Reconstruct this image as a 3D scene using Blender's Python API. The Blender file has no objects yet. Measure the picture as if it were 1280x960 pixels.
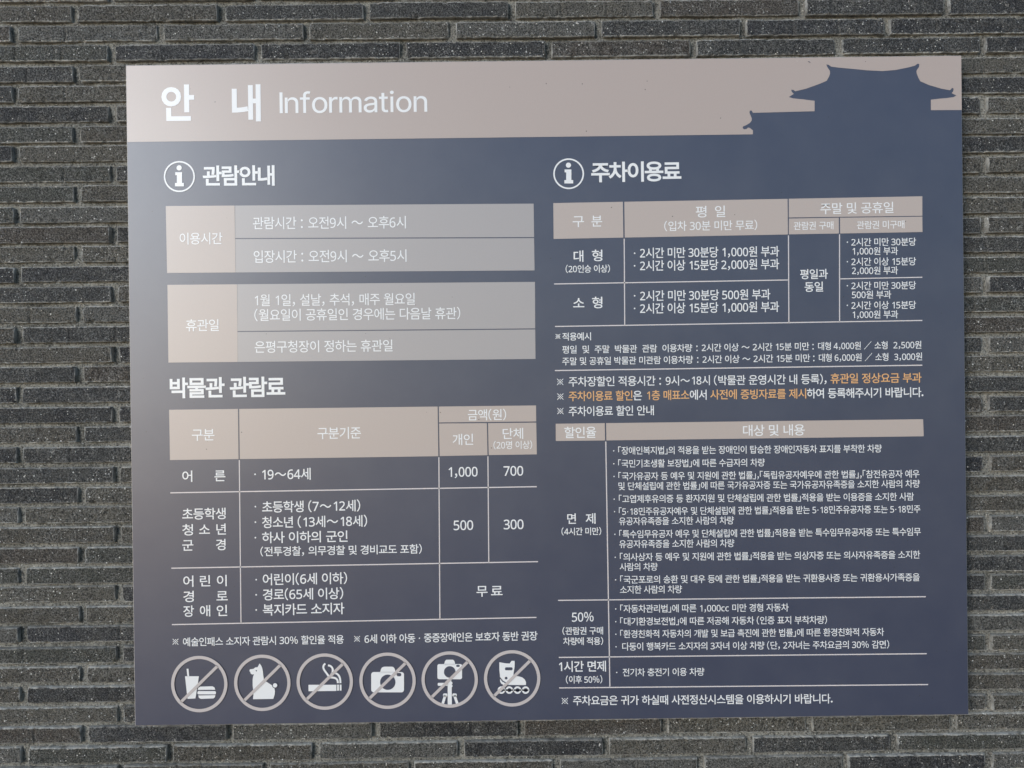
import bpy, bmesh, math, random
import numpy as np
from mathutils import Vector, Matrix, noise
from mathutils.geometry import tessellate_polygon

random.seed(7); noise.seed_set(3)
sc = bpy.context.scene
col = sc.collection

# ------------------------------------------------------------------ camera
F = 960.0                                   # focal length in pixels of a 1280-wide frame
CAM = Vector((-.0836, -1.5902, .0207))
rx, ry, rz = -.0037, -.0116, -.0056
def rows(v):
    X, Y, Z = v
    X, Y = math.cos(rz)*X+math.sin(rz)*Y, -math.sin(rz)*X+math.cos(rz)*Y
    Y, Z = math.cos(rx)*Y+math.sin(rx)*Z, -math.sin(rx)*Y+math.cos(rx)*Z
    X, Z = math.cos(ry)*X+math.sin(ry)*Z, -math.sin(ry)*X+math.cos(ry)*Z
    return (X, Y, Z)
Mc = Matrix([rows(v) for v in ((1,0,0),(0,1,0),(0,0,1))])     # row i = basis vector i in camera terms
right = Vector((Mc[0][0], Mc[1][0], Mc[2][0]))
fwd = Vector((Mc[0][1], Mc[1][1], Mc[2][1]))
up = Vector((Mc[0][2], Mc[1][2], Mc[2][2]))
cd = bpy.data.cameras.new('camera'); cam = bpy.data.objects.new('camera', cd); col.objects.link(cam)
R3 = Matrix((right, up, -fwd)).transposed()
cam.matrix_world = Matrix.Translation(CAM) @ R3.to_4x4()
cd.sensor_width = 36; cd.lens = 36*F/1280; cd.clip_start = .01; cd.clip_end = 500
sc.camera = cam

# ------------------------------------------------------------------ light
SUN_AZ, SUN_EL = math.radians(40), math.radians(14)     # azimuth measured to the left of the wall's normal
sun_dir = Vector((-math.sin(SUN_AZ)*math.cos(SUN_EL), -math.cos(SUN_AZ)*math.cos(SUN_EL), math.sin(SUN_EL)))
w = bpy.data.worlds.new('World'); sc.world = w; w.use_nodes = True
nt = w.node_tree
sky = nt.nodes.new('ShaderNodeTexSky'); sky.sky_type = 'NISHITA'; sky.sun_disc = False
sky.sun_elevation = SUN_EL
sky.sun_rotation = math.atan2(sun_dir.x, sun_dir.y)
sky.dust_density = 0.4; sky.air_density = 1.0; sky.ozone_density = 3.0
nt.links.new(sky.outputs[0], nt.nodes['Background'].inputs[0])
nt.nodes['Background'].inputs[1].default_value = .10
sl = bpy.data.lights.new('sun', 'SUN'); sl.energy = 1.5; sl.angle = math.radians(33); sl.color = (.94, .97, 1)
so = bpy.data.objects.new('sun', sl); col.objects.link(so)
so.rotation_euler = (-sun_dir).to_track_quat('-Z', 'Y').to_euler()
sc.view_settings.view_transform = 'Standard'; sc.view_settings.look = 'None'
sc.view_settings.gamma = 1; sc.view_settings.exposure = 0.66
sc.view_settings.use_curve_mapping = False

# ------------------------------------------------------------------ materials
def lin(r, g, b):
    return tuple(((c/255)/12.92 if c/255 <= .04045 else ((c/255+.055)/1.055)**2.4) for c in (r, g, b))+(1,)
class NT:
    def __init__(s, name):
        s.m = bpy.data.materials.new(name); s.m.use_nodes = True; s.t = s.m.node_tree
        s.b = s.t.nodes['Principled BSDF']
    def n(s, kind, **kw):
        o = s.t.nodes.new('ShaderNode'+kind)
        for k, v in kw.items():
            if k in o.inputs.keys(): s.set(o, k, v)
            else: setattr(o, k, v)
        return o
    def set(s, o, k, v):
        if isinstance(v, bpy.types.NodeSocket): s.t.links.new(v, o.inputs[k])
        else: o.inputs[k].default_value = v
    def math(s, op, a, b=0., clamp=False):
        o = s.t.nodes.new('ShaderNodeMath'); o.operation = op; o.use_clamp = clamp
        s.set(o, 0, a); s.set(o, 1, b); return o.outputs[0]
    def mapr(s, v, a, b, c=0., d=1.):
        o = s.t.nodes.new('ShaderNodeMapRange')
        for i, q in enumerate((v, a, b, c, d)): s.set(o, i, q)
        return o.outputs[0]
    def mix(s, f, a, b, mode='MIX'):
        o = s.t.nodes.new('ShaderNodeMix'); o.data_type = 'RGBA'; o.blend_type = mode
        s.set(o, 0, f); s.set(o, 6, a); s.set(o, 7, b); return o.outputs[2]
    def ramp(s, f, stops, interp='LINEAR'):
        o = s.t.nodes.new('ShaderNodeValToRGB'); o.color_ramp.interpolation = interp
        e = o.color_ramp.elements
        while len(e) < len(stops): e.new(.5)
        for q, (p, c) in zip(e, stops): q.position = p; q.color = c
        s.set(o, 0, f); return o.outputs[0]
    def noise(s, vec, scale, detail=3., rough=.5):
        o = s.n('TexNoise', Scale=scale, Detail=detail, Roughness=rough); s.set(o, 'Vector', vec); return o.outputs[0]

def print_mat(name, rgb, rough=.37, spec=1.0, dirt=True):
    """satin printed film of the sign: plain colour, fine grain, tiny dark specks"""
    s = NT(name); g = s.n('NewGeometry').outputs['Position']
    base = rgb
    grain = s.noise(g, 900, 2, .6)
    blotch = s.noise(g, 14, 4, .6)
    c = s.mix(s.mapr(grain, .3, .7, 0., .10), base, tuple(min(1, q*1.5+.02) for q in rgb[:3])+(1,))
    c = s.mix(s.mapr(blotch, .35, .75, 0., .025), c, (.5, .5, .5, 1))
    if dirt:
        v = s.n('TexVoronoi', Scale=40.); s.set(v, 'Vector', g)
        near = s.math('LESS_THAN', v.outputs['Distance'], .048)
        pick = s.math('LESS_THAN', s.n('SeparateColor', Color=v.outputs['Color']).outputs[0], .30)
        c = s.mix(s.math('MULTIPLY', s.math('MULTIPLY', near, pick), .75), c, (.03, .028, .025, 1))
    s.set(s.b, 'Base Color', c)
    smear = s.noise(g, 3, 3, .5)
    s.set(s.b, 'Roughness', s.mapr(smear, .3, .7, rough-.012, rough+.02))
    s.set(s.b, 'Specular IOR Level', spec); s.b.inputs['IOR'].default_value = 1.5
    wave = s.n('Bump', Strength=.10, Distance=.0004); s.set(wave, 'Height', grain)
    s.set(s.b, 'Normal', wave.outputs[0])
    return s.m

M = {}
M['navy'] = print_mat('navy print', (.047, .055, .092, 1))
M['band'] = print_mat('beige band print', (.43, .355, .32, 1))
M['cell'] = print_mat('beige cell print', (.46, .39, .355, 1))
M['cell2'] = print_mat('grey cell print', (.37, .345, .345, 1))
M['white'] = print_mat('white print', (.80, .81, .82, 1), dirt=False)
M['rule'] = print_mat('pale rule print', (.66, .61, .61, 1), dirt=False)
M['ring'] = print_mat('ring print', (.52, .475, .47, 1), dirt=False)
M['orange'] = print_mat('orange print', (.74, .40, .17, 1), dirt=False)
def edge_mat():
    s = NT('board edge'); g = s.n('NewGeometry').outputs['Position']
    n = s.noise(g, 120, 4, .6)
    s.set(s.b, 'Base Color', s.mix(s.mapr(n, .35, .7), (.55, .52, .49, 1), (.30, .28, .26, 1)))
    s.set(s.b, 'Roughness', .55); return s.m
M['edge'] = edge_mat()
def metal_mat():
    s = NT('galvanised metal'); g = s.n('NewGeometry').outputs['Position']
    s.set(s.b, 'Base Color', s.mix(s.noise(g, 80, 3), (.30, .31, .32, 1), (.45, .46, .47, 1)))
    s.set(s.b, 'Metallic', 1.); s.set(s.b, 'Roughness', .5); return s.m
M['metal'] = metal_mat()

BL, BH, BD = .2866, .0324, .045      # brick face length, height, depth
def brick_mat():
    s = NT('charcoal brick')
    info = s.n('ObjectInfo'); tc = s.n('TexCoord')
    r = info.outputs['Random']
    off = s.n('CombineXYZ'); s.set(off, 0, s.math('MULTIPLY', r, 37.)); s.set(off, 1, s.math('MULTIPLY', r, 91.)); s.set(off, 2, s.math('MULTIPLY', r, 53.))
    va = s.n('VectorMath', operation='ADD'); s.set(va, 0, tc.outputs['Object']); s.set(va, 1, off.outputs[0])
    p = va.outputs[0]
    c = s.ramp(r, [(0., (.050, .051, .052, 1)), (.14, (.118, .104, .080, 1)), (.28, (.024, .025, .030, 1)), (.42, (.150, .138, .110, 1)),
                   (.56, (.080, .082, .066, 1)), (.68, (.094, .074, .056, 1)), (.80, (.038, .040, .048, 1)), (.9, (.150, .146, .130, 1))], 'CONSTANT')
    cloud = s.noise(p, 22, 5, .6)
    c = s.mix(s.mapr(cloud, .38, .66, 0., .6), c, (.125, .122, .110, 1))
    grain = s.noise(p, 320, 4, .8)
    fine = s.noise(p, 600, 3, .7)
    patchy = s.mapr(s.noise(p, 35, 4, .7), .38, .62, .12, .9)
    weather = s.mapr(s.noise(s.n('NewGeometry').outputs['Position'], 3.2, 5, .65), .3, .7, .55, 1.15)
    c = s.mix(s.math('MULTIPLY', s.math('MULTIPLY', s.mapr(grain, .53, .595, 0., .85), patchy), weather), c, (.46, .452, .425, 1))
    c = s.mix(s.math('MULTIPLY', s.mapr(fine, .56, .62, 0., .6), weather), c, (.42, .415, .40, 1))
    c = s.mix(s.mapr(grain, .485, .42, 0., .95), c, (.006, .006, .006, 1))
    c = s.mix(s.mapr(fine, .45, .37, 0., .8), c, (.014, .014, .014, 1))
    # pale worn rim, with a highlight painted into its upper edge
    sx = s.n('SeparateXYZ', Vector=tc.outputs['Object'])
    dx = s.math('SUBTRACT', BL/2, s.math('ABSOLUTE', sx.outputs[0]))
    dz = s.math('SUBTRACT', BH/2, s.math('ABSOLUTE', sx.outputs[2]))
    d = s.math('MINIMUM', dx, dz)
    rim = s.mapr(s.math('ADD', d, s.math('MULTIPLY', s.math('SUBTRACT', s.noise(p, 150, 4, .7), .5), .006)),   .0024, .0009)
    rim = s.math('MULTIPLY', rim, s.mapr(s.noise(p, 60, 5, .75), .36, .54, .2, 1.))
    top_light = s.mapr(sx.outputs[2], -.010, .015, .55, 1.)
    rim = s.math('MULTIPLY', rim, top_light)
    c = s.mix(s.math('MULTIPLY', rim, .95), c, (.58, .575, .54, 1))
    # lime specks and chips
    v = s.n('TexVoronoi', Scale=75.); s.set(v, 'Vector', p)
    wob = s.math('ADD', v.outputs['Distance'], s.math('MULTIPLY', s.noise(p, 500, 3, .6), .12))
    pick = s.math('LESS_THAN', s.n('SeparateColor', Color=v.outputs['Color']).outputs[0], .17)
    chip = s.math('MULTIPLY', s.mapr(wob, .20, .13), pick)
    c = s.mix(s.math('MULTIPLY', chip, .85), c, (.55, .54, .51, 1))
    blot = s.math('MULTIPLY', s.mapr(s.noise(p, 28, 5, .75), .635, .68), s.mapr(grain, .42, .55))
    c = s.mix(s.math('MULTIPLY', blot, .7), c, (.48, .47, .44, 1))
    for sc_, pk, rad, amt in ((150., .035, .24, .95), (280., .045, .30, 1.)):
        v = s.n('TexVoronoi', Scale=sc_); s.set(v, 'Vector', p)
        k_ = s.math('MULTIPLY', s.math('LESS_THAN', v.outputs['Distance'], rad), s.math('LESS_THAN', s.n('SeparateColor', Color=v.outputs['Color']).outputs[0], s.math('MULTIPLY', s.math('MULTIPLY', weather, s.mapr(s.math('FRACT', s.math('MULTIPLY', r, 7.31)), 0., 1., .1, 1.9)), pk)))
        c = s.mix(s.math('MULTIPLY', k_, amt), c, (.82, .815, .78, 1))
    s.set(s.b, 'Base Color', c)
    s.set(s.b, 'Roughness', s.mapr(grain, .3, .7, .78, .48)); s.set(s.b, 'Specular IOR Level', .5)
    h = s.math('ADD', s.math('MULTIPLY', grain, 1.), s.math('ADD', s.math('MULTIPLY', fine, .5), s.math('MULTIPLY', s.noise(p, 150, 4, .7), 1.5)))
    b = s.n('Bump', Strength=.95, Distance=.0042); s.set(b, 'Height', h); s.set(s.b, 'Normal', b.outputs[0])
    return s.m
M['brick'] = brick_mat()
def mortar_mat():
    s = NT('grey mortar'); g = s.n('NewGeometry').outputs['Position']
    n = s.noise(g, 9, 5, .6); gr = s.noise(g, 270, 4, .8)
    c = s.mix(s.mapr(n, .35, .65), (.10, .098, .086, 1), (.27, .262, .232, 1))
    c = s.mix(s.mapr(gr, .53, .60, 0., .65), c, (.36, .355, .32, 1))
    c = s.mix(s.mapr(gr, .48, .41, 0., .9), c, (.015, .015, .014, 1))
    v = s.n('TexVoronoi', Scale=300.); s.set(v, 'Vector', g)
    k_ = s.math('MULTIPLY', s.math('LESS_THAN', v.outputs['Distance'], .28), s.math('LESS_THAN', s.n('SeparateColor', Color=v.outputs['Color']).outputs[0], .035))
    c = s.mix(k_, c, (.6, .6, .57, 1))
    s.set(s.b, 'Base Color', c); s.set(s.b, 'Roughness', .9)
    b = s.n('Bump', Strength=.9, Distance=.0025); s.set(b, 'Height', s.math('ADD', gr, s.noise(g, 160, 4, .7))); s.set(s.b, 'Normal', b.outputs[0])
    return s.m
M['mortar'] = mortar_mat()

# ------------------------------------------------------------------ mesh helpers
def link(name, me, parent=None, mat=None):
    if mat is not None: me.materials.append(mat)
    o = bpy.data.objects.new(name, me); col.objects.link(o)
    if parent: o.parent = parent
    return o
def mesh(name, verts, faces):
    me = bpy.data.meshes.new(name); me.from_pydata([tuple(v) for v in verts], [], faces); me.update(); return me

# ------------------------------------------------------------------ brick wall
Z0, CP, PX = .764, .04137, .3006
OFF = {2: -.9674, 0: -1.0915, 1: -.8932}
SX, SZ = .85, .672                           # half size of the sign
wall = bpy.data.objects.new('brick_wall', None); col.objects.link(wall); wall.location = (0, 0, -.9)
wall['label'] = 'dark charcoal wall of long thin rough bricks behind the information sign'; wall['category'] = 'wall'

def brick_mesh(seed, grooves=()):
    nx, nz = 124, 8
    xs = [-BL/2+BL*i/nx for i in range(nx+1)]; zs = [BH/2*q for q in (-1, -.955, -.87, -.72, -.4, 0, .4, .72, .87, .955, 1)]; nz = 10
    xs = [-BL/2, -BL/2+.0008, -BL/2+.0022]+xs[1:-1]+[BL/2-.0022, BL/2-.0008, BL/2]; nx += 4
    V = []; Fc = []
    sd = Vector((seed*11.3, seed*5.7, seed*3.1))
    chips = [(random.uniform(-BL/2, BL/2), random.choice((-1, 1))*BH/2, random.uniform(.003, .008)) for _ in range(11)]
    chips += [(random.choice((-1, 1))*BL/2, random.choice((-1, 1))*BH/2, random.uniform(.004, .008)) for _ in range(3)]
    def pt(x, z, y, edge):
        # ragged outline: the rim wanders in and out along the edge
        fx = abs(x)/(BL/2); fz = abs(z)/(BH/2)
        ox = noise.noise(Vector((x*25, z*60, 0))+sd)*.0012
        oz = noise.noise(Vector((x*32, z*20, 7))+sd)*.0007 + noise.noise(Vector((x*140, z*30, 3))+sd)*.0009 + noise.noise(Vector((x*330, z*50, 9))+sd)*.0005
        return Vector((x+ox*fx**4, y, z+oz*fz**2))
    def depth(x, z):
        d = min(BL/2-abs(x), BH/2-abs(z))
        rnd = .0008*max(0, 1-d/.0014)**2
        n = noise.fractal(Vector((x*45, z*70, 1))+sd, 1., 2., 4)*.0016
        n += noise.noise(Vector((x*8, z*8, 5))+sd)*.001
        g = -.0004*math.exp(-((d-.0022)/.0011)**2)
        for gx in grooves:
            if abs(x-gx) < .0016: g += .0026
        for (cx, cz, cr) in chips:
            q = math.hypot(x-cx, z-cz)
            if q < cr: g += .004*(1-q/cr)
        return rnd+n+g
    idx = {}
    for i, x in enumerate(xs):
        for j, z in enumerate(zs):
            idx[i, j] = len(V); V.append(pt(x, z, depth(x, z), 0))
    for i in range(nx):
        for j in range(nz):
            Fc.append((idx[i, j], idx[i+1, j], idx[i+1, j+1], idx[i, j+1]))
    loop = [(i, 0) for i in range(nx+1)]+[(nx, j) for j in range(1, nz+1)]+[(i, nz) for i in range(nx-1, -1, -1)]+[(0, j) for j in range(nz-1, 0, -1)]
    prev = [idx[q] for q in loop]
    for yb in (.010, BD):
        cur = []
        for (i, j) in loop:
            cur.append(len(V)); v = pt(xs[i], zs[j], yb, 1)
            V.append(v)
        n = len(loop)
        for a in range(n):
            b = (a+1) % n
            Fc.append((prev[b], prev[a], cur[a], cur[b]))
        prev = cur
    me = mesh('brick', V, Fc)
    for p in me.polygons: p.use_smooth = True
    me.materials.append(M['brick'])
    return me
variants = [brick_mesh(k+1, g) for k, g in enumerate([(), (), (), (BL/6,), (), (-BL/6, BL/6), (), (), (-BL/6,), ()])]
first = True
for k in range(-3, 41):
    zc = Z0-k*CP-BH/2
    o0 = OFF[k % 3]
    jz = random.uniform(-.0008, .0008)
    for n in range(-1, 9):
        xc = o0+(n+.5)*PX
        if xc < -1.42 or xc > 1.36: continue
        # bricks wholly covered by the sign are never seen
        if abs(zc) < SZ-.05 and xc-BL/2 > -SX+.04 and xc+BL/2 < SX-.04: continue
        b = link('brick', random.choice(variants), wall)
        b.location = (xc+random.uniform(-.0012, .0012), random.uniform(-.0018, .0018), zc+jz+random.uniform(-.0006, .0006)+.9)
        b.rotation_euler = (random.uniform(-.02, .02), random.uniform(-.0022, .0022)+(0), random.uniform(-.004, .004))
        if random.random() < .5:
            b.scale = (random.uniform(.992, 1.004), 1, random.uniform(.97, 1.03))
        if random.random() < .5: b.rotation_euler.rotate_axis('Y', math.pi)

# mortar: one raked, gritty sheet standing behind the brick faces
nx, nz = 520, 400
gx = np.linspace(-1.56, 1.50, nx+1); gz = np.linspace(-.93, .90, nz+1)
X, Z = np.meshgrid(gx, gz, indexing='ij')
rng = np.random.default_rng(5)
def vnoise(sx, sz):
    g = rng.random((sx+2, sz+2)); u = np.linspace(0, sx, nx+1); v = np.linspace(0, sz, nz+1)
    iu = np.minimum(u.astype(int), sx); iv = np.minimum(v.astype(int), sz)
    fu = (u-iu)[:, None]; fv = (v-iv)[None, :]; fu = fu*fu*(3-2*fu); fv = fv*fv*(3-2*fv)
    return (g[np.ix_(iu, iv)]*(1-fu)*(1-fv)+g[np.ix_(iu+1, iv)]*fu*(1-fv)+g[np.ix_(iu, iv+1)]*(1-fu)*fv+g[np.ix_(iu+1, iv+1)]*fu*fv)-.5
Y = .0084+vnoise(40, 60)*.005+vnoise(130, 130)*.0025+vnoise(260, 200)*.0010+vnoise(500, 380)*.0012
V = np.stack([X, Y, Z+.9], -1).reshape(-1, 3)
I = np.arange((nx+1)*(nz+1)).reshape(nx+1, nz+1)
Q = np.stack([I[:-1, :-1], I[1:, :-1], I[1:, 1:], I[:-1, 1:]], -1).reshape(-1, 4)
me = bpy.data.meshes.new('mortar'); me.vertices.add(len(V)); me.vertices.foreach_set('co', V.astype(np.float32).ravel())
me.loops.add(Q.size); me.loops.foreach_set('vertex_index', Q.astype(np.int32).ravel())
me.polygons.add(len(Q)); me.polygons.foreach_set('loop_start', (np.arange(len(Q))*4).astype(np.int32)); me.update(calc_edges=True)
me.polygons.foreach_set('use_smooth', np.ones(len(Q), bool))
link('mortar', me, wall, M['mortar'])

# ------------------------------------------------------------------ the sign
T = .028                                     # its printed face stands this far in front of the bricks
sign = bpy.data.objects.new('information_sign', None); col.objects.link(sign); sign.location = (0, -T, -SZ)
sign['label'] = 'large rectangular navy and beige museum information board with white Korean lettering on the brick wall'
sign['category'] = 'sign'
def S(u, v):
    """layout of the print: where the point (u, v) of the artwork lies on the board's face (x, z)"""
    d = right*((u-640)/F)+fwd-up*((v-480)/F)
    t = (-T-CAM.y)/d.y
    q = CAM+d*t
    return q.x, q.z
def P(u, v, lay):                            # point in the sign's own space, lay = print layer
    x, z = S(u, v); return (x, -lay*.00035, z+SZ)

c4 = [S(157, 81.5), S(1202, 69.2), S(1211, 893.5), S(168.5, 907.5)]
# board: bevelled slab, thickness 12 mm
def board():
    t = .012; bv = .0012
    V = []; cx = sum(a for a, b in c4)/4; cz = sum(b for a, b in c4)/4
    def ring(inset, y):
        r = []
        for (a, b) in c4:
            r.append(len(V)); V.append((a-math.copysign(inset, a-cx), y, b-math.copysign(inset, b-cz)+SZ))
        return r
    r0 = ring(bv, 0); r1 = ring(0, bv); r2 = ring(0, t-bv); r3 = ring(bv, t)
    Fc = [tuple(reversed(r0)), tuple(r3)]
    for a, b in ((r0, r1), (r1, r2), (r2, r3)):
        for i in range(4):
            j = (i+1) % 4; Fc.append((a[i], a[j], b[j], b[i]))
    me = mesh('board', V, Fc); me.materials.append(M['navy']); me.materials.append(M['edge'])
    for p in me.polygons: p.material_index = 0 if p.index == 0 else 1
    bm = bmesh.new(); bm.from_mesh(me); bmesh.ops.recalc_face_normals(bm, faces=bm.faces); bm.to_mesh(me); bm.free()
    return me
link('board', board(), sign)
for (sx, sz) in ((-1, -1), (1, -1), (-1, 1), (1, 1)):      # spacers that hold the board off the bricks
    bm = bmesh.new(); bmesh.ops.create_cone(bm, cap_ends=True, segments=20, radius1=.018, radius2=.018, depth=.018,
        matrix=Matrix.Translation((sx*.72, .0205, SZ+sz*.54)) @ Matrix.Rotation(math.pi/2, 4, 'X'))
    me = bpy.data.meshes.new('spacer'); bm.to_mesh(me); bm.free(); link('spacer', me, sign, M['metal'])

for (x0, x1, z0, z1) in ((-.815, .815, .622, .650), (-.815, .815, -.650, -.622), (-.815, -.787, -.620, .620), (.787, .815, -.620, .620)):  # unseen rails added to block light behind the board and deepen its shadow
    bm = bmesh.new(); bmesh.ops.create_cube(bm, size=1, matrix=Matrix.Translation(((x0+x1)/2, .0193, (z0+z1)/2+SZ)) @ Matrix.Diagonal((x1-x0, .0136, z1-z0, 1)))
    bmesh.ops.bevel(bm, geom=bm.edges, offset=.0008, segments=1, affect='EDGES')
    me = bpy.data.meshes.new('shade_rail'); bm.to_mesh(me); bm.free(); link('shade_rail', me, sign, M['metal'])

def poly(name, pts, mat, lay=1, parent=None):
    """flat printed shape"""
    v = [P(u, y, lay) for u, y in pts]
    tris = tessellate_polygon([[Vector((a, c, 0)) for a, b, c in v]])
    me = mesh(name, v, [tuple(t) for t in tris]); face_front(me)
    return link(name, me, parent or sign, M[mat])
def face_front(me):
    bm = bmesh.new(); bm.from_mesh(me)
    for f in bm.faces:
        f.normal_update()
        if f.normal.y > 0: f.normal_flip()
    bm.to_mesh(me); bm.free()
def multi(name, shapes, mat, lay=1, parent=None):
    V = []; Fc = []
    for pts in shapes:
        b = len(V); v = [P(u, y, lay) for u, y in pts]; V += v
        Fc += [tuple(i+b for i in t) for t in tessellate_polygon([[Vector((a, c, 0)) for a, _, c in v]])]
    me = mesh(name, V, Fc); face_front(me); return link(name, me, parent or sign, M[mat])
def strip(pts, wd):
    """outline of a stroked path (pixels)"""
    L = []; R = []
    for i, p in enumerate(pts):
        a = pts[max(0, i-1)]; b = pts[min(len(pts)-1, i+1)]
        dx, dy = b[0]-a[0], b[1]-a[1]; l = math.hypot(dx, dy); nx_, ny_ = -dy/l*wd/2, dx/l*wd/2
        L.append((p[0]+nx_, p[1]+ny_)); R.append((p[0]-nx_, p[1]-ny_))
    return L+R[::-1]
def line(x0, y0, x1, y1, wd=1.5, mat='rule'):
    poly('rule_line', strip([(x0, y0), (x1, y1)], wd*.84), mat, 1)
def disc(cx, cy, r, n=40): return [(cx+r*math.cos(2*math.pi*i/n), cy+r*math.sin(2*math.pi*i/n)) for i in range(n)]
def rrect(x0, y0, x1, y1, r, n=5):
    o = []
    for cx, cy, a in ((x1-r, y1-r, 0), (x0+r, y1-r, 90), (x0+r, y0+r, 180), (x1-r, y0+r, 270)):
        for i in range(n+1):
            t = math.radians(a+90*i/n); o.append((cx+r*math.cos(t), cy+r*math.sin(t)))
    return o
def annulus(name, cx, cy, ro, ri, mat, lay, parent=None, n=96):
    V = []; Fc = []
    for i in range(n):
        t = 2*math.pi*i/n; V.append(P(cx+ro*math.cos(t), cy+ro*math.sin(t), lay)); V.append(P(cx+ri*math.cos(t), cy+ri*math.sin(t), lay))
    for i in range(n):
        j = (i+1) % n; Fc.append((2*i, 2*j, 2*j+1, 2*i+1))
    me = mesh(name, V, Fc); face_front(me); return link(name, me, parent or sign, M[mat])

# header band with the gate's silhouette left out of it
r3 = lambda X, Y: (860+X/3.048, Y/3.048)
sil = [(1042,420),(925,420),(925,380),(960,376),(985,374),(1012,370),(1022,364),(1004,355),(1010,348),(1012,338),(1006,335),(998,344),(965,338),(920,325),(885,310),
       (878,298),(871,280),(870,270),(880,255),(881,244),(874,243),(865,250),(840,257),(790,267),(740,271),(680,268),(620,262),(575,258),(545,254),(535,247),(527,246),(530,255),(540,270),(541,280),
       (537,292),(528,308),(500,320),(450,338),(408,348),(402,343),(393,342),(395,350),(403,358),(384,370),(400,375),(440,379),(470,383),(482,384),(482,424),(247,430),
       (242,421),(235,422),(234,430),(243,452),(242,460),(236,468),(222,477),(209,482),(208,488),(213,493),(222,492),(229,486),(236,488),(243,494),(247,496),(247,512)]
poly('header_band', [(158, 82.4), (1201.4, 70.1)]+[(1202, 137.6)]+[r3(*q) for q in sil[1:]]+[(550, 172.8), (159.2, 177.6)], 'band', 1)
multi('chipped_spot', [[(994, 73.5), (998, 77), (996, 78)], [(1009, 76), (1013.5, 75.6), (1013, 77.8)]], 'cell', 2)
poly('gouge', [(1009.4, 77.2), (1011, 76.8), (1012.6, 77.8), (1013, 78.8), (1011.5, 78.2)], 'navy', 3)

# ------------------------------------------------------------------ lettering engine
cache = {}
def glyph(ch, off):
    """one character as triangles in em units; built from the program's own typeface"""
    key = (ch, round(off, 4))
    if key in cache: return cache[key]
    M_ = {c: chr(0x1D7E2+i) for i, c in enumerate('0123456789')}
    M_.update({'I': 'Ӏ', 'n': 'ṇ', 'f': 'ḟ', 'o': 'ọ', 'r': 'ṛ', 'm': 'ṃ', 'a': 'ạ', 't': 'ṭ', 'i': 'ị', 'c': '𝖼',
               '%': '％', ',': '，', '(': '（', ')': '）', ':': '：', '/': '／', '~': '～', '.': '．', '·': '·', '※': '※'})
    src = M_.get(ch, ch)
    def raw(o_):
        cu = bpy.data.curves.new('t', 'FONT'); cu.body = src; cu.offset = o_; cu.resolution_u = 4
        ob = bpy.data.objects.new('t', cu)
        me = bpy.data.meshes.new_from_object(ob)
        bpy.data.objects.remove(ob); bpy.data.curves.remove(cu)
        return me, sum(p.area for p in me.polygons), max([v.co.y for v in me.vertices])-min([v.co.y for v in me.vertices])
    me, ar, ht = raw(off)
    if ch in '0123456789%c':
        _, a0, h0 = raw(0.)
        for f_ in (1., .93, 1.07, .85, 1.15, .75, .6, .4, 0.):
            me, ar, ht = raw(off*f_)
            if ar >= a0*(1+off*f_*10) and ht >= h0-1e-4: break
        else: print('glyph', ch, off)
    bm = bmesh.new(); bm.from_mesh(me); bmesh.ops.triangulate(bm, faces=bm.faces)
    bmesh.ops.remove_doubles(bm, verts=bm.verts, dist=1e-6)
    if ch in 'nformati':                     # drop the accent dots
        seen = set(); kill = []
        for v in bm.verts:
            if v in seen: continue
            st = [v]; isl = []; seen.add(v)
            while st:
                q = st.pop(); isl.append(q)
                for e in q.link_edges:
                    o = e.other_vert(q)
                    if o not in seen: seen.add(o); st.append(o)
            if max(q.co.y for q in isl) < -.02+off: kill += isl
            if ch == 'f' and min(q.co.y for q in isl) > .6: kill += isl
            if ch in 'ft':
                w_ = max(q.co.x for q in isl)-min(q.co.x for q in isl); h_ = max(q.co.y for q in isl)-min(q.co.y for q in isl)
                if h_ < .15 and w_ > 2*h_: bar = isl
                elif h_ > .4: stem = isl
        if ch in 'ft':                       # the crossbar butts against the stem instead of crossing it
            if ch == 'f':
                b_ = [q.co.x for q in stem if q.co.y < .05]; xl, xr = min(b_), max(b_); cache['stem'] = xr-xl
            else: xl = min(q.co.x for q in stem); xr = xl+cache['stem']
            fs = list({f for q in bar for f in q.link_faces})
            yb = [q.co.y for q in bar]; xb = [q.co.x for q in bar]
            kill += bar
            for a_, b_ in ((min(xb), xl), (xr, max(xb))):
                q4 = [bm.verts.new((x, y, 0)) for x, y in ((a_, min(yb)), (b_, min(yb)), (b_, max(yb)), (a_, max(yb)))]
                bm.faces.new(q4[:3]); bm.faces.new((q4[0], q4[2], q4[3]))
        bmesh.ops.delete(bm, geom=kill, context='VERTS')
    bm.verts.index_update()
    v = np.array([tuple(q.co)[:2] for q in bm.verts]).reshape(-1, 2); f = [tuple(q.index for q in p.verts) for p in bm.faces]
    bm.free(); bpy.data.meshes.remove(me)
    x0, x1 = v[:, 0].min(), v[:, 0].max()
    if '가' <= ch <= '힣': adv = HADV
    elif ch == '」': v[:, 0] += .02-x0; adv = x1-x0+.09
    elif ch in '0123456789': adv = .60*HADV; v[:, 0] += (adv-(x1-x0))/2-x0
    else:
        sb = {'~': .06, ',': .09, '.': .05, ':': .10, '/': .06, '·': .10, '(': .05, ')': .05, '「': .03, '」': .03, '%': .04, 'f': .015, 'r': .02, 't': .02}.get(ch, .036)
        v[:, 0] += sb-x0; adv = x1-x0+2*sb
    if ch == '1': v[:, 0] += 0
    cache[key] = (v, f, adv); return cache[key]
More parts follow.
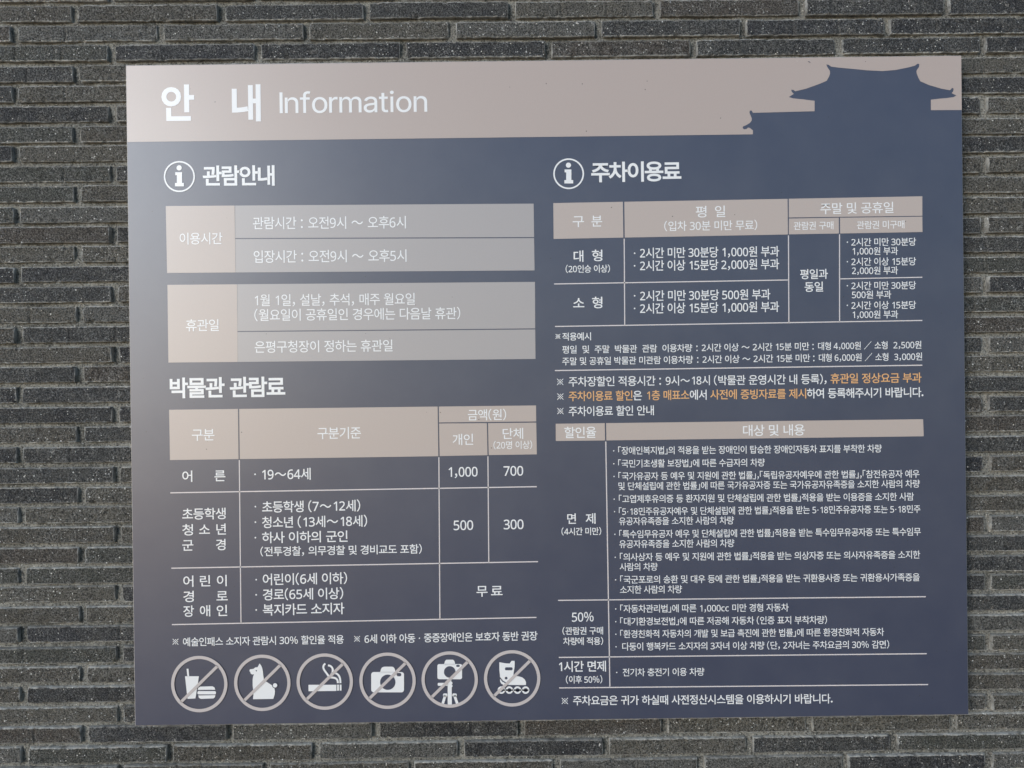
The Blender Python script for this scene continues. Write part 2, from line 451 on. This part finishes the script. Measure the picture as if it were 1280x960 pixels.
def measure():
    out = []
    for t in ('관', '관관'):
        cu = bpy.data.curves.new('t', 'FONT'); cu.body = t
        ob = bpy.data.objects.new('t', cu)
        me = bpy.data.meshes.new_from_object(ob)
        a = np.array([tuple(q.co) for q in me.vertices]); out.append((a[:, 0].max(), a[:, 1].min(), a[:, 1].max()))
        bpy.data.objects.remove(ob); bpy.data.curves.remove(cu)
    return out[1][0]-out[0][0], out[0][1], out[0][2]
HADV, HB, HT = measure()
HADV_ = HADV*.965
HH = HT-HB; HC = (HT+HB)/2

def sL(y): return -.0061-.0000265*(y-257)
KY = [100, 250, 350, 404, 440, 477, 500, 527, 548, 620, 750, 858, 880]
KS = [-.012, -.0184, -.0175, -.0163, -.0140, -.0122, -.0115, -.0125, -.0125, -.0095, -.0100, -.0090, -.0075]
def slope(x, y):
    if y < 178: return -.0118
    return sL(y) if x < 680 else float(np.interp(y, KY, KS))

def text(body, x0, x1, yc, h, off=.010, mat='white', name='lettering', label=None, space=.30, kern=.95, lay=2, sl_=None):
    """body fitted between x0 and x1; yc = middle of the characters at x0, h = height of a syllable block"""
    V = []; Fc = []; pen = 0.
    for ch in body:
        if ch == ' ': pen += space*HADV; continue
        if ch == '_': pen += .1*HADV; continue
        v, f, adv = glyph(ch, off)
        b = sum(len(q) for q in V); q = v.copy(); q[:, 0] += pen; V.append(q)
        Fc += [tuple(i+b for i in t) for t in f]; pen += adv*(kern if '가' <= ch <= '힣' else 1)
    A = np.concatenate(V); a0, a1 = A[:, 0].min(), A[:, 0].max()
    k = h/HH; s = slope(x0, yc) if sl_ is None else sl_
    th = math.atan(-s)
    out = []
    kx = (x1-x0)/(a1-a0)
    for ax, ay in A:
        ux = x0+(ax-a0)*kx; uy = yc+(ux-x0)*s-(ay-HC)*k
        ux += (ay-HC)*k*(.0125)*-1
        out.append(P(ux, uy, lay))
    me = mesh(name, out, Fc); face_front(me)
    o = link(name, me, sign, M[mat])
    if label: o['label'] = label
    return o
BUL = []
def bullet(x, y, r=.95): poly('bullet', disc(x, y, r, 10), 'white', 2)
def refmark(x0, x1, yc):
    cx, r = (x0+x1)/2, (x1-x0)/2-.3
    d = .45
    multi('reference_mark', [strip([(cx-r, yc-r), (cx+r, yc+r)], .8), strip([(cx-r, yc+r), (cx-d, yc+d)], .8), strip([(cx+d, yc-d), (cx+r, yc-r)], .8)]
        +[disc(cx+a*r*.72, yc+b*r*.72, .62, 10) for a, b in ((1, 0), (-1, 0), (0, 1), (0, -1))], 'white', 2)

# ------------------------------------------------------------------ the print: header
text('안', 202, 243, 128.8, 43, .026, name='title_lettering', sl_=-.012)
text('내', 290, 326, 128.6, 43, .026, name='title_lettering', sl_=-.012)
o = text('Information', 349.6, 534, 127.9, 31.4, .004, name='title_lettering', sl_=-.010)

# ------------------------------------------------------------------ left block
def info(cx, cy, r):
    g = annulus('information_symbol', cx, cy, r, r-1.9, 'white', 2)
    k = r/68.
    q = lambda a, b: (cx+a*k, cy+b*k)
    multi('letter_i', [disc(cx-1*k, cy-38*k, 11.5*k, 24),
        [q(-18, -19), q(12, -19), q(12, 28), q(20, 28), q(20, 43), q(-19, 43), q(-19, 28), q(-11, 28), q(-11, -6), q(-18, -6)]], 'white', 2, g)
info(224.4, 220.8, 19.4); info(710.8, 217.3, 19.2)
text('관람안내', 253.6, 343.4, 219.6, 23.8, .024, name='heading_lettering', kern=.9)
def cell(name, a, b, c, d, mat='cell'): poly(name, [a, b, c, d], mat, 1)
cell('label_cell', (207.3, 257.6), (293.4, 257.0), (294.5, 340.6), (209, 341.2))
cell('table_cell', (293.9, 257.0), (667, 254.6), (667.6, 296.4), (294.2, 297.6), 'cell2')
cell('table_cell', (294.2, 298.9), (667.6, 297.7), (668.2, 338), (294.7, 340.6), 'cell2')
text('이용시간', 224.7, 278.2, 298.2, 14.4, .004)
text('관람시간 : 오전9시 ~ 오후6시', 316.3, 507.4, 278.9, 15.2, .004)
text('입장시간 : 오전9시 ~ 오후5시', 317.2, 508.2, 320.8, 15.2, .004)
cell('label_cell', (209.4, 356.1), (296.4, 355.4), (297.2, 452.4), (210.6, 453.2))
cell('table_cell', (296.7, 355.4), (668.7, 352.4), (669, 410.5), (297, 413.8), 'cell2')
cell('table_cell', (297, 415.1), (669, 411.8), (669.4, 448.7), (297.4, 452.4), 'cell2')
text('휴관일', 232.6, 273.7, 406.6, 14.5, .004)
text('1월 1일, 설날, 추석, 매주 월요일', 318.5, 518.7, 375.3, 14.5, .004)
text('(월요일이 공휴일인 경우에는 다음날 휴관)', 318.1, 575.4, 393.8, 14.5, .004)
text('은평구청장이 정하는 휴관일', 318.5, 490.8, 433.6, 14.5, .004)
text('박물관 관람료', 212.4, 356.7, 484.8, 24, .024, name='heading_lettering', kern=.92)
cell('header_cell', (211.5, 512.2), (297.5, 511.2), (298.3, 573.8), (212.6, 575))
cell('header_cell', (299.1, 511.2), (547, 508.2), (548, 570.2), (299.9, 573.8))
cell('header_cell', (548.6, 508.2), (670, 506.8), (670.2, 526.8), (548.8, 528.0))
cell('header_cell', (548.9, 529.4), (608.6, 528.9), (609.4, 568.9), (549.6, 570.0))
cell('header_cell', (610.1, 528.9), (670.3, 528.3), (671, 567.9), (610.9, 568.8))
text('구분', 240, 268.3, 543.4, 14.5, .006)
text('구분기준', 396.9, 451.3, 541.4, 14.3, .006)
text('금액(원)', 584.8, 632.7, 518.6, 13.4, .006)
text('개인', 565.8, 591.5, 549.3, 13.6, .006)
text('단체', 628.3, 654, 541.9, 13.4, .006)
text('(20명 이상)', 616.9, 665.2, 556.4, 9.8, .006)
W = .010
for ch, x0, x1, y in (('어', 228, 240.6, 595.2), ('른', 268.2, 282, 594.6), ('청', 228, 241.5, 662.2), ('소', 249, 262.6, 661.8), ('년', 270.6, 282.6, 661.3),
                      ('군', 228, 242, 681.4), ('경', 270, 282.2, 680.6), ('어', 229.2, 242, 726.4), ('린', 250, 263, 726), ('이', 271.3, 283.6, 725.6),
                      ('경', 229.2, 242.6, 745.5), ('로', 270.7, 284.8, 744.9), ('장', 229.2, 242.8, 763.8), ('애', 250, 263, 763.4), ('인', 271, 284.2, 763)):
    text(ch, x0, x1, y, 13.6, W)
text('초등학생', 228, 282.3, 642.4, 13.8, W)
text('19~64세', 327.7, 388.5, 592.9, 14.3, W)
text('초등학생 (7~12세)', 327.7, 450.4, 633.6, 13.8, W)
text('청소년 (13세~18세)', 327.7, 459, 652.9, 13.8, W)
text('하사 이하의 군인', 327.7, 434.6, 671.8, 13.8, W)
text('(전투경찰, 의무경찰 및 경비교도 포함)', 325.6, 527.3, 689.3, 11.3, .009)
text('어린이(6세 이하)', 328.6, 434, 724.2, 14, W)
text('경로(65세 이상)', 328.6, 429.1, 743.1, 14, W)
text('복지카드 소지자', 328.6, 430.6, 762.1, 14, W)
for x, y in ((319, 592.8), (319.4, 633.2), (319.4, 652.6), (319.4, 672), (320.4, 724.5), (320.4, 743.4), (320.4, 762.3)): bullet(x, y, 1.05)
text('1,000', 560.8, 597, 589.6, 14.4, W)
text('700', 629.4, 654, 588.3, 14.4, W)
text('500', 567, 591.5, 656.2, 14.4, W)
text('300', 629.6, 654.4, 655.2, 14.4, W)
text('무', 595.6, 609.5, 738.7, 13.6, W); text('료', 613.7, 628.2, 738.4, 13.6, W)
line(213, 616, 671, 608.3, 1.6); line(214.2, 710.2, 672.5, 702, 1.6); line(215, 780.7, 670.5, 771.7, 1.6)
line(299.2, 575.2, 301.3, 779, 1.5); line(548.6, 571.6, 549.9, 774, 1.5); line(609.9, 570.4, 611, 703, 1.5)
refmark(215.7, 223.4, 802)
text('예술인패스 소지자 관람시 30% 할인율 적용', 228.9, 429.9, 802.2, 10.6, .010, sl_=-.0165)
refmark(442.6, 450.2, 798.4)
text('6세 이하 아동 · 중증장애인은 보호자 동반 권장', 455.7, 671.8, 798.5, 11, .010, sl_=-.019)

# prohibition symbols
def prohib(cx, cy, label):
    g = annulus('prohibition_symbol', cx, cy, 35.2, 31.2, 'ring', 5)
    g['label'] = label
    a = math.radians(-44.5); c, s = math.cos(a), math.sin(a)
    pts = []
    for k, wd in ((-31.8, 1), (31.8, 1), (31.8, -1), (-31.8, -1)):
        pts.append((cx+k*c-wd*1.85*s, cy+k*s+wd*1.85*c))
    poly('slash', pts, 'ring', 5, g)
    return g
def loc(X0, Y0, sc_, cx, cy):
    """artwork coordinates of one symbol, centre (X0, Y0), sc_ units to a pixel"""
    return lambda pts: [(cx+(x-X0)/sc_, cy+(y-Y0)/sc_) for x, y in pts]
def bez(p0, p1, p2, p3, n=10):
    return [tuple((1-t)**3*a+3*(1-t)**2*t*b+3*(1-t)*t*t*c+t**3*d for a, b, c, d in zip(p0, p1, p2, p3)) for t in [i/n for i in range(n+1)]]
g = prohib(249.5, 854.6, 'round no food or drink symbol'); q = loc(211, 291, 5.333, 249.5, 854.6)
multi('pictogram', [q(strip([(132, 190), (137, 242)], 13)), q([(115, 240), (208, 240), (185, 388), (132, 391)]),
    q([(199, 331), (204, 317), (218, 309), (299, 307), (312, 315), (317, 330)]), q(rrect(198, 339, 322, 361, 9)), q([(203, 368), (318, 366), (314, 380), (304, 388), (220, 391), (208, 384)])], 'white', 3, g)
g = prohib(328.2, 853.1, 'round no dogs symbol'); q = loc(630, 283, 5.333, 328.2, 853.1)
multi('pictogram', [q([(611, 155), (620, 166), (628, 182), (633, 205), (636, 235), (640, 262), (655, 275), (678, 290), (700, 305), (710, 320), (714, 340), (712, 362), (703, 391), (567, 393), (570, 365), (569, 335), (565, 300), (565, 262), (568, 242), (574, 226), (562, 229), (552, 222), (549, 212), (543, 204), (547, 194), (570, 191), (583, 181), (598, 180), (604, 168)])], 'white', 3, g)
poly('eye', q(disc(590, 203, 4.5, 10)), 'navy', 4, g)
g2 = poly('tail_gap', q(disc(714, 300, 20, 20)), 'navy', 4, g); multi('tail', [q(disc(715, 300, 14.5, 20))], 'white', 5, g)
g = prohib(406.2, 851.6, 'round no smoking symbol'); q = loc(1047, 277, 5.333, 406.2, 851.6)
multi('pictogram', [q([(938, 299), (1124, 299), (1124, 340), (938, 342)]), q([(1129, 298), (1141, 298), (1141, 338), (1129, 338)]), q([(1146, 298), (1158, 298), (1158, 338), (1146, 338)]),
    q(strip(bez((1050, 157), (1018, 185), (1050, 205), (1076, 248)), 13)), q(strip(bez((1068, 170), (1098, 170), (1115, 205), (1082, 240)), 13)),
    q(strip(bez((1090, 222), (1125, 215), (1152, 230), (1151, 288)), 13)), q(strip(bez((1080, 250), (1110, 250), (1134, 252), (1134, 288)), 13))], 'white', 3, g)
g = prohib(484.6, 850.5, 'round no photography symbol'); q = loc(228, 258, 5.12, 484.6, 850.5)
multi('pictogram', [q(rrect(123, 203, 333, 333, 17)), q([(180, 205), (186, 184), (192, 174), (205, 169), (258, 169), (268, 174), (274, 184), (279, 205)])], 'white', 3, g)
multi('cut_out', [q(disc(229, 268, 49, 32)), q(rrect(286, 209, 315, 230, 9))], 'navy', 4, g)
g = prohib(562.2, 849, 'round no tripod camera symbol'); q = loc(627, 248, 5.12, 562.2, 849)
multi('pictogram', [q(rrect(548, 150, 706, 247, 12)), q([(590, 152), (597, 130), (606, 122), (648, 122), (657, 130), (663, 152)]), q([(614, 246), (640, 246), (636, 262), (618, 262)]),
    q(rrect(550, 270, 616, 289, 6)), q([(613, 262), (640, 262), (646, 272), (640, 280), (646, 290), (640, 300), (641, 410), (614, 410), (614, 300)]),
    q(rrect(584, 338, 612, 358, 7)), q(rrect(644, 338, 672, 358, 7)), q(strip([(598, 350), (582, 404)], 17)), q(strip([(657, 350), (675, 402)], 17))], 'white', 3, g)
multi('cut_out', [q(disc(627, 200, 37, 28)), q(rrect(669, 154, 691, 168, 6))], 'navy', 4, g)
g = prohib(640.2, 847.5, 'round no roller skates symbol'); q = loc(1024, 244, 5.12, 640.2, 847.5)
wheels = []
multi('pictogram', [q([(942, 142), (985, 149), (1008, 150), (1020, 133), (1040, 133), (1040, 170), (1034, 205), (1031, 233), (1060, 231), (1088, 238), (1105, 252), (1113, 270), (1112, 288), (970, 287), (955, 280), (947, 265), (946, 225), (942, 190)]),
    q([(935, 315), (1128, 315), (1128, 325), (935, 325)])]+[q(disc(x, 320, 24, 24)) for x in (955, 1006, 1058, 1110)], 'white', 3, g)
multi('cut_out', [q(rrect(978, 174, 1026, 193, 7)), q(disc(985, 243, 9, 14)), q(strip([(944, 238), (962, 262), (1000, 283)], 7))]+[q([(x-12, 315.5), (x-8, 309), (x, 307), (x+8, 309), (x+12, 315.5)]) for x in (955, 1006, 1058, 1110)]+[q([(x-12, 324.5), (x-8, 331), (x, 333), (x+8, 331), (x+12, 324.5)]) for x in (955, 1006, 1058, 1110)], 'navy', 4, g)

# ------------------------------------------------------------------ right block
text('주차이용료', 738.9, 851.5, 215.2, 23.6, .024, name='heading_lettering', kern=.9, sl_=-.015)
cell('header_cell', (691.6, 253.9), (778.6, 252.3), (779.1, 297.0), (692, 298.7))
cell('header_cell', (780.4, 252.3), (984.4, 248.6), (984.8, 293.1), (780.9, 297.0))
cell('header_cell', (985.9, 248.5), (1152.8, 245.4), (1152.8, 269.8), (986, 271.9))
cell('header_cell', (986, 273.2), (1048.4, 272.2), (1048.6, 291.9), (986, 293))
cell('header_cell', (1049.9, 272.2), (1152.8, 270.8), (1153, 290), (1050, 291.9))
text('구', 715.8, 730, 276.7, 14, .006); text('분', 739.3, 752.7, 276.3, 14, .006)
text('평', 869.6, 883, 264.7, 14, .006); text('일', 893.6, 906.4, 264.3, 14, .006)
text('(입차 30분 미만 무료)', 830.2, 946.4, 282.7, 12, .006, sl_=-.014)
text('주말 및 공휴일', 1025.3, 1116.6, 260.8, 13.6, .006)
text('관람권 구매', 992, 1041.6, 282.4, 9.8, .006)
text('관람권 미구매', 1070.9, 1130.3, 281.4, 9.8, .006)
text('대', 717, 729.2, 320.3, 13.8, W); text('형', 739.8, 753, 319.4, 13.8, W)
text('(20인승 이상)', 707, 762.4, 336.2, 9.4, .010, sl_=-.010)
text('소', 716.3, 730.4, 378.8, 13.6, W); text('형', 740, 753, 378.2, 13.8, W)
K = dict(sl_=-.0135)
text('2시간 미만 30분당 1,000원 부과', 799.9, 973.8, 316.3, 12.8, .009, **K)
text('2시간 이상 15분당 2,000원 부과', 799.9, 973.8, 332.1, 12.8, .009, **K)
text('2시간 미만 30분당 500원 부과', 800, 962.8, 369.8, 12.8, .009, **K)
text('2시간 이상 15분당 1,000원 부과', 800, 973.8, 385.5, 12.8, .009, **K)
for y in (316.6, 332.3, 369.8, 385.6): bullet(793.2, y, 1)
K = dict(sl_=-.009)
text('2시간 미만 30분당', 1064, 1144.8, 302.7, 9.8, .007, **K)
text('1,000원 부과', 1065.5, 1122.3, 313.9, 9.8, .007, **K)
text('2시간 이상 15분당', 1064, 1144.8, 327.2, 9.8, .007, **K)
text('2,000원 부과', 1064.7, 1122.3, 338.3, 9.8, .007, **K)
text('2시간 미만 30분당', 1064, 1144.8, 357.1, 9.8, .007, **K)
text('500원 부과', 1064.7, 1113.8, 368.4, 9.8, .007, **K)
text('2시간 이상 15분당', 1064, 1144.8, 381.7, 9.8, .007, **K)
text('1,000원 부과', 1065.5, 1122.5, 393.2, 9.8, .007, **K)
for y in (302.8, 327.2, 357.2, 381.8): bullet(1059, y, .85)
text('평일과', 1000, 1034.7, 342.8, 12, W); text('동일', 1005.6, 1028.7, 358.6, 12, W)
line(692.6, 355, 984.8, 350, 1.5); line(1050.2, 348.6, 1152.8, 346.6, 1.4); line(693.8, 408.1, 1152.8, 400.6, 1.5)
line(780.2, 298.4, 780.9, 406.6, 1.5); line(985.5, 294.2, 986, 403.2, 1.5); line(1049.3, 293, 1049.4, 402.2, 1.5)
refmark(694.2, 700.6, 420.5)
text('적용예시', 702.8, 738.7, 420.8, 9.6, .010)
K = dict(sl_=-.0138)
yy = lambda y0, x: y0-.0138*(x-702.8)
for y0, a, m, n_ in ((437.0, '평일  및  주말  박물관  관람  이용차량', '대형 4,000원 / 소형', '2,500원'), (451.6, '주말 및 공휴일 박물관 미관람 이용차량', '대형 6,000원 / 소형', '3,000원')):
    d = 0 if y0 < 440 else 1
    text(a, 702.8, 865.2+d, y0, 9.6, .007, **K)
    text(':', 870.2+d, 872+d, yy(y0, 870), 9.6, .007, **K)
    text('2시간 이상 ~ 2시간 15분 미만 :', 877+d, 1017+d, yy(y0, 877), 9.6, .007, **K)
    text(m, 1022.4+d, 1109.2+d, yy(y0, 1022), 9.6, .007, **K)
    text(n_, 1116.6+d, 1151.4+d, yy(y0, 1116), 9.6, .007, **K)
line(693.6, 463.2, 1152.8, 456.5, 1.6)
yy = lambda y0, x: y0-.0118*(x-710)
K = dict(sl_=-.0118)
OL = 'orange lettering within the white notes'
refmark(696.1, 704.3, 477.3); refmark(696.3, 704.5, 495.7); refmark(696.3, 704.5, 513.8)
text('주차장할인 적용시간 :', 710.8, 826.2, 477, 12, .007, **K)
text('9시~18시', 832, 887.2, yy(477.2, 832), 12, .007, **K)
text('(박물관 운영시간 내 등록),', 892.3, 1033, yy(477.4, 892), 12, .007, **K)
text('휴관일 정상요금 부과', 1037.9, 1151.7, yy(477, 1038), 12, .012, 'orange', label=OL, **K)
for s_, a, b, m in (('주차이용료 할인', 710.8, 790.6, 'orange'), ('은', 791.4, 802.4, 'white'), ('1층 매표소', 808.7, 861.5, 'orange'), ('에서', 862.2, 883.2, 'white'),
                    ('사전에 증빙자료를 제시', 887.6, 1007.5, 'orange'), ('하여 등록해주시기 바랍니다.', 1008.4, 1154, 'white')):
    text(s_, a, b, yy(495.2, a), 12, .011, m, label=OL if m == 'orange' else None, **K)
text('주차이용료 할인 안내', 710.8, 817.2, 514, 12, .007, **K)
cell('header_cell', (694.6, 529.7), (755.9, 528.9), (756.3, 550.5), (694.8, 551.2))
cell('header_cell', (757.6, 528.9), (1153.8, 524), (1154.5, 545.3), (758, 550.5))
text('할인율', 705.5, 745.2, 540.6, 13.6, .008)
text('대상 및 내용', 928.6, 1005.7, 538, 13.6, .008)
line(757.2, 551.8, 762.3, 858.3, 1.6)
line(697.5, 750.4, 1157, 745.8, 1.6); line(698.5, 821.7, 1158.3, 817, 1.6); line(699, 859.8, 1160, 855.6, 1.6)
BT = [
 ('「장애인복지법」의 적용을 받는 장애인이 탑승한 장애인자동차 표지를 부착한 차량', 772.7, 1101.9, 563.2, 767.1),
 ('「국민기초생활 보장법」에 따른 수급자의 차량', 772.7, 955.8, 579.4, 767.2),
 ('「국가유공자 등 예우 및 지원에 관한 법률」,「독립유공자예우에 관한 법률」,「참전유공자 예우', 773, 1149.1, 595.2, 767.5),
 ('및 단체설립에 관한 법률」에 따른 국가유공자증 또는 국가유공자유족증을 소지한 사람의 차량', 773, 1149.5, 607.6, None),
 ('「고엽제후유의증 등 환자지원 및 단체설립에 관한 법률」적용을 받는 이용증을 소지한 사람', 773.6, 1142.2, 623.6, 767.7),
 ('「5·18민주유공자예우 및 단체설립에 관한 법률」적용을 받는 5·18민주유공자증 또는 5·18민주', 773.6, 1150.3, 639.2, 768.2),
 ('유공자유족증을 소지한 사람의 차량', 773.6, 917.2, 651.4, None),
 ('「특수임무유공자 예우 및 단체설립에 관한 법률」적용을 받는 특수임무유공자증 또는 특수임무', 774, 1150.7, 667.5, 768.6),
 ('유공자유족증을 소지한 사람의 차량', 774, 917.8, 679.9, None),
 ('「의사상자 등 예우 및 지원에 관한 법률」적용을 받는 의상자증 또는 의사자유족증을 소지한', 774.8, 1150, 696.2, 769),
 ('사람의 차량', 774.6, 821.9, 708.5, None),
 ('「국군포로의 송환 및 대우 등에 관한 법률」적용을 받는 귀환용사증 또는 귀환용사가족증을', 775.2, 1149.4, 724.4, 769.4),
 ('소지한 사람의 차량', 775, 852.4, 736.9, None),
 ('「자동차관리법」에 따른 1,000cc 미만 경형 자동차', 775.2, 985.7, 760.8, 769.6),
 ('「대기환경보전법」에 따른 저공해 자동차 (인증 표지 부착차량)', 775.2, 1033.6, 776.7, 769.7),
 ('「환경친화적 자동차의 개발 및 보급 촉진에 관한 법률」에 따른 환경친화적 자동차', 775.2, 1104.9, 792.3, 769.8),
 ('다둥이 행복카드 소지자의 3자녀 이상 차량 (단, 2자녀는 주차요금의 30% 감면)', 777.7, 1111.2, 808, 770),
 ('전기차 충전기 이용 차량', 778.2, 880.3, 840.2, 770.8)]
for s_, a, b, y, bx in BT:
    text(s_, a, b, y, 9.7, .006, sl_=-.0085)
    if bx: bullet(bx, y+.3, .8)
text('면', 709, 720, 648.2, 12.8, W); text('제', 732, 744.4, 648, 12.8, W)
text('(4시간 미만)', 701.8, 751.5, 664.2, 9.2, .010)
text('50%', 714.8, 742, 770.9, 13.6, W)
text('(관람권 구매', 703, 753.8, 788.5, 9.3, .010); text('차량에 적용)', 704, 753.8, 801.4, 9.3, .010)
text('1시간 면제', 698.5, 757.4, 832.9, 13, .012)
text('(이후 50%)', 707.3, 752.8, 849.3, 9.4, .010)
refmark(701.9, 710.2, 876)
text('주차요금은 귀가 하실때 사전정산시스템을 이용하시기 바랍니다.', 716.3, 1040.5, 875.4, 11.6, .010)
